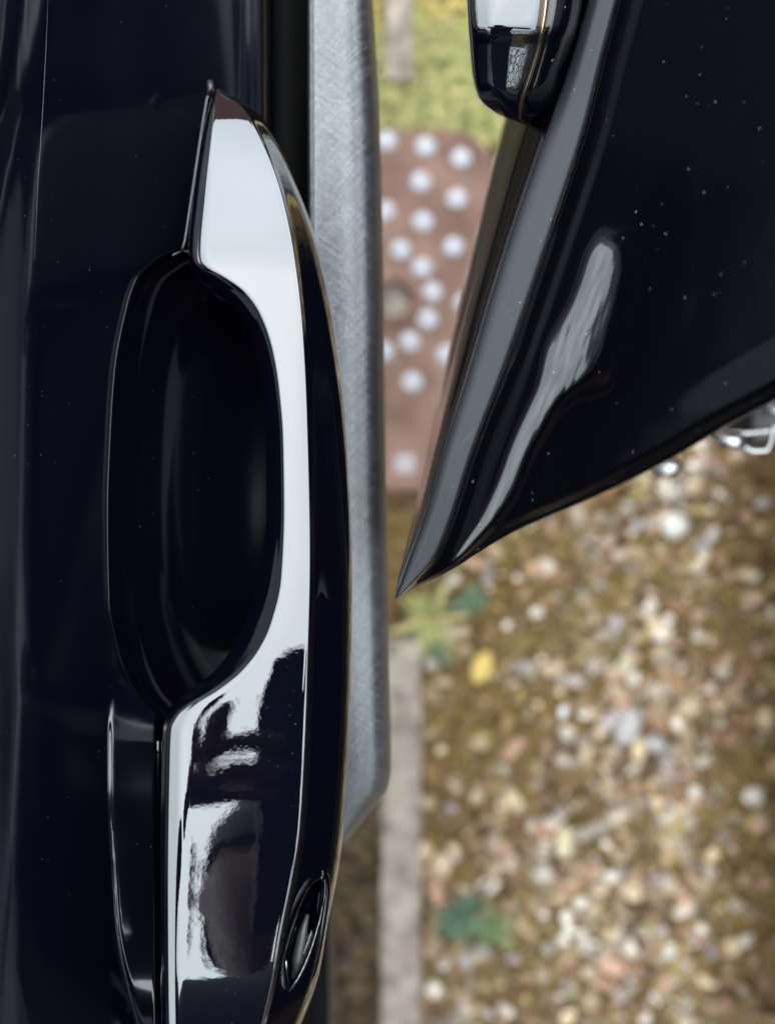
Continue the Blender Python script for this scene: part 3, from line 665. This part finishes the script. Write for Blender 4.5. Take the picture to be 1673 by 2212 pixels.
def wall():
    root = tag(empty('garden_wall', (0, 4.6, 0)), 'red brick garden wall at the far end of the drive', 'wall')
    box('core', -4.99, 4.99, 4.52, 4.69, 0, 2.19, M['board'], root)
    me = None; V = []; F = []
    for r in range(29):
        for c in range(44):
            x = -5+c*.235+(.117 if r % 2 else 0); z = .005+r*.075; o = len(V); a = .004*rng.normal()
            V += [(x, 4.5+a, z), (x+.222, 4.5+a, z), (x+.222, 4.5+a, z+.065), (x, 4.5+a, z+.065), (x, 4.53, z), (x+.222, 4.53, z), (x+.222, 4.53, z+.065), (x, 4.53, z+.065)]
            F += [(o, o+1, o+2, o+3), (o, o+4, o+5, o+1), (o+1, o+5, o+6, o+2), (o+2, o+6, o+7, o+3), (o+3, o+7, o+4, o)]
    tag(mesh('brick', V, F, M['brick'], root, False), kind='stuff')
wall()
def hedge(x0, x1, y0, y1, h, label):
    n = 16000; P = rng.uniform((x0, y0, .05), (x1, y1, h), (n, 3)); s = .05; V = np.zeros((n, 4, 3))
    P[:, 2] *= 1+.12*np.sin(P[:, 1]*2.3)+.08*np.sin(P[:, 0]*3.1)
    A = rng.normal(size=(n, 3)); A /= np.linalg.norm(A, axis=1)[:, None]; B = np.cross(A, rng.normal(size=(n, 3))); B /= np.linalg.norm(B, axis=1)[:, None]
    V[:, 0] = P+A*s; V[:, 1] = P+B*s*.45; V[:, 2] = P-A*s; V[:, 3] = P-B*s*.45
    me = bpy.data.meshes.new('hedge'); me.from_pydata(V.reshape(-1, 3).tolist(), [], np.arange(n*4).reshape(n, 4).tolist())
    set_tint(me, np.repeat(np.array([[.05, .08, .02], [.07, .10, .03], [.04, .06, .02]])[rng.integers(0, 3, n)], 4, axis=0))
    tag(link('hedge', me, M['leaf'], smooth=False), label, 'hedge')
hedge(-4.4, -3.5, -4, 4.4, 2.4, 'dark green hedge along the left of the drive')
hedge(-4, 4, -4.6, -3.6, 2.6, 'dark green hedge behind the photographer')
hedge(3.8, 4.6, -4, 4.4, 3.0, 'tall dark green hedge beyond the parked car')

# ------------------------------------------------------------------ photographer leaning over with a phone
def skinned(name, pts, edges, m, parent=None, sub=2):
    me = bpy.data.meshes.new(name); me.from_pydata([p[:3] for p in pts], edges, []); o = bpy.data.objects.new(name, me); COL.objects.link(o)
    md = o.modifiers.new('skin', 'SKIN'); md.use_smooth_shade = True
    if not me.skin_vertices: 
        bpy.context.view_layer.objects.active = o
    sv = me.skin_vertices[0].data
    for i, p in enumerate(pts): sv[i].radius = (p[3], p[4] if len(p) > 4 else p[3]); sv[i].use_root = (i == 0)
    s = o.modifiers.new('sub', 'SUBSURF'); s.levels = sub; s.render_levels = sub
    dg = bpy.context.evaluated_depsgraph_get(); n = bpy.data.meshes.new_from_object(o.evaluated_get(dg)); o.modifiers.clear(); o.data = n
    n.materials.clear(); n.materials.append(m); n.polygons.foreach_set('use_smooth', [True]*len(n.polygons))
    if parent: o.parent = parent; o.matrix_parent_inverse = parent.matrix_world.inverted()
    return o
def person():
    root = tag(empty('person', (-.02, -.52, 0)), 'person in a dark jacket leaning over the doors and holding up a phone', 'person')
    OX = -.065
    pts = [(OX, -.66, .93, .16, .12), (OX, -.58, 1.10, .155, .11), (OX, -.44, 1.28, .175, .12), (OX, -.30, 1.39, .15, .10), (OX, -.225, 1.47, .062),
           (OX-.17, -.29, 1.38, .075), (OX-.33, -.20, 1.22, .044), (OX-.15, -.110, 1.224, .028), (OX-.085, -.092, 1.228, .021),
           (OX+.17, -.29, 1.38, .075), (OX+.30, -.30, 1.15, .050), (OX+.22, -.19, 1.185, .036), (OX+.155, -.14, 1.215, .028),
           (OX-.10, -.66, .82, .09), (OX-.11, -.60, .46, .062), (OX-.11, -.66, .08, .042), (OX-.12, -.56, .035, .035),
           (OX+.10, -.66, .82, .09), (OX+.11, -.60, .46, .062), (OX+.11, -.66, .08, .042), (OX+.12, -.56, .035, .035)]
    ed = [(0, 1), (1, 2), (2, 3), (3, 4), (3, 5), (5, 6), (6, 7), (7, 8), (3, 9), (9, 10), (10, 11), (11, 12), (0, 13), (13, 14), (14, 15), (15, 16), (0, 17), (17, 18), (18, 19), (19, 20)]
    skinned('jacket_and_trousers', pts, ed, M['jacket'], root)
    # head, looking down at the screen
    bm = bmesh.new(); bmesh.ops.create_uvsphere(bm, u_segments=32, v_segments=24, radius=1)
    for v in bm.verts:
        x, y, z = v.co; face = max(0, y)
        w_ = .075*(1-.22*max(0, -z)); X = x*w_; Y = y*.095+.006*face*math.exp(-((z+.55)/.25)**2); Z = z*.118
        Y += .022*math.exp(-((x/.16)**2))*math.exp(-((z+.05)/.22)**2)*(face > 0)          # nose
        Y -= .010*math.exp(-(((abs(x)-.38)/.16)**2))*math.exp(-((z-.12)/.12)**2)*(face > 0)   # eye sockets
        X += (.012 if x > 0 else -.012)*math.exp(-((z)/.25)**2)*math.exp(-((y+.05)/.12)**2)   # ears
        v.co = Vector((X, Y, Z))
    hd = bobj('head', bm, M['skin'], root); R = Vector((OX, -.158, 1.585)); hd.location = R; hd.rotation_euler = (-1.0, 0, 0); hd.matrix_parent_inverse = root.matrix_world.inverted()
    bm = bmesh.new(); bmesh.ops.create_uvsphere(bm, u_segments=32, v_segments=24, radius=1)
    bmesh.ops.delete(bm, geom=[v for v in bm.verts if v.co.z < .12 and v.co.y > -.1 or v.co.z < -.45], context='VERTS')
    for v in bm.verts: v.co = Vector((v.co.x*.083, v.co.y*.103-.002, v.co.z*.127+.002))
    hr = bobj('hair', bm, M['hair'], root); hr.location = R; hr.rotation_euler = (-1.0, 0, 0); hr.matrix_parent_inverse = root.matrix_world.inverted()
    # hands: palm and five fingers each, holding the phone's long edges from beneath
    for s, ex in ((-1, PX0), (1, PX1)):
        if s < 0:
            pts = [(-.140, -.088, 1.228, .019, .020), (-.116, -.068, 1.232, .013, .022), (-.100, -.055, 1.237, .010, .021), (-.093, -.043, 1.240, .009, .017)]
        else:
            pts = [(.09, -.14, 1.215, .020, .026), (.06, -.12, 1.226, .015, .030), (ex+.020, -.098, 1.236, .011, .032), (ex+.020, -.070, 1.242, .009, .028)]
        hand = skinned('hand', pts, [(0, 1), (1, 2), (2, 3)], M['skin'], root)
        if s < 0:      # index finger lies straight along the phone, the other three close round its edge
            skinned('finger', [(-.094, -.045, 1.239, .0086), (-.090, -.030, 1.238, .0082), (-.086, -.018, 1.238, .0076), (-.084, -.006, 1.239, .0062)], [(0, 1), (1, 2), (2, 3)], M['skin'], hand)
            for k in range(3):
                fy = -.034-.0135*k
                skinned('finger', [(-.094, fy-.004, 1.239, .0060), (-.080, fy, 1.236, .0058), (-.066, fy+.001, 1.239, .0054), (-.066+(.026, .029, .022)[k], fy+.002, 1.2448, .0046)], [(0, 1), (1, 2), (2, 3)], M['skin'], hand)
            skinned('thumb', [(-.100, -.060, 1.240, .011), (-.086, -.058, 1.256, .0095), (-.068, -.055, 1.268, .0085), (-.052, -.052, 1.270, .007)], [(0, 1), (1, 2), (2, 3)], M['skin'], hand)
        else:
            for k in range(4):
                fy = -.048-.021*k; ln = (.021, .025, .022, .015)[k]
                skinned('finger', [(ex+.020, fy-.012, 1.238, .0085), (ex+.010, fy, 1.236, .0082), (ex-.004, fy+.001, 1.240, .0078), (ex-ln, fy+.003, 1.2445, .0066)], [(0, 1), (1, 2), (2, 3)], M['skin'], hand)
            skinned('thumb', [(ex+.024, -.105, 1.238, .011), (ex+.016, -.085, 1.256, .0095), (ex-.002, -.07, 1.268, .0085), (ex-.014, -.06, 1.271, .007)], [(0, 1), (1, 2), (2, 3)], M['skin'], hand)
PX0, PX1 = -.064, .014
box('phone', PX0, PX1, -.150, .012, 1.2522, 1.2606, M['phone'], None, .003)
tag(bpy.data.objects['phone'], 'black phone held in both hands above the doors', 'phone')
person()
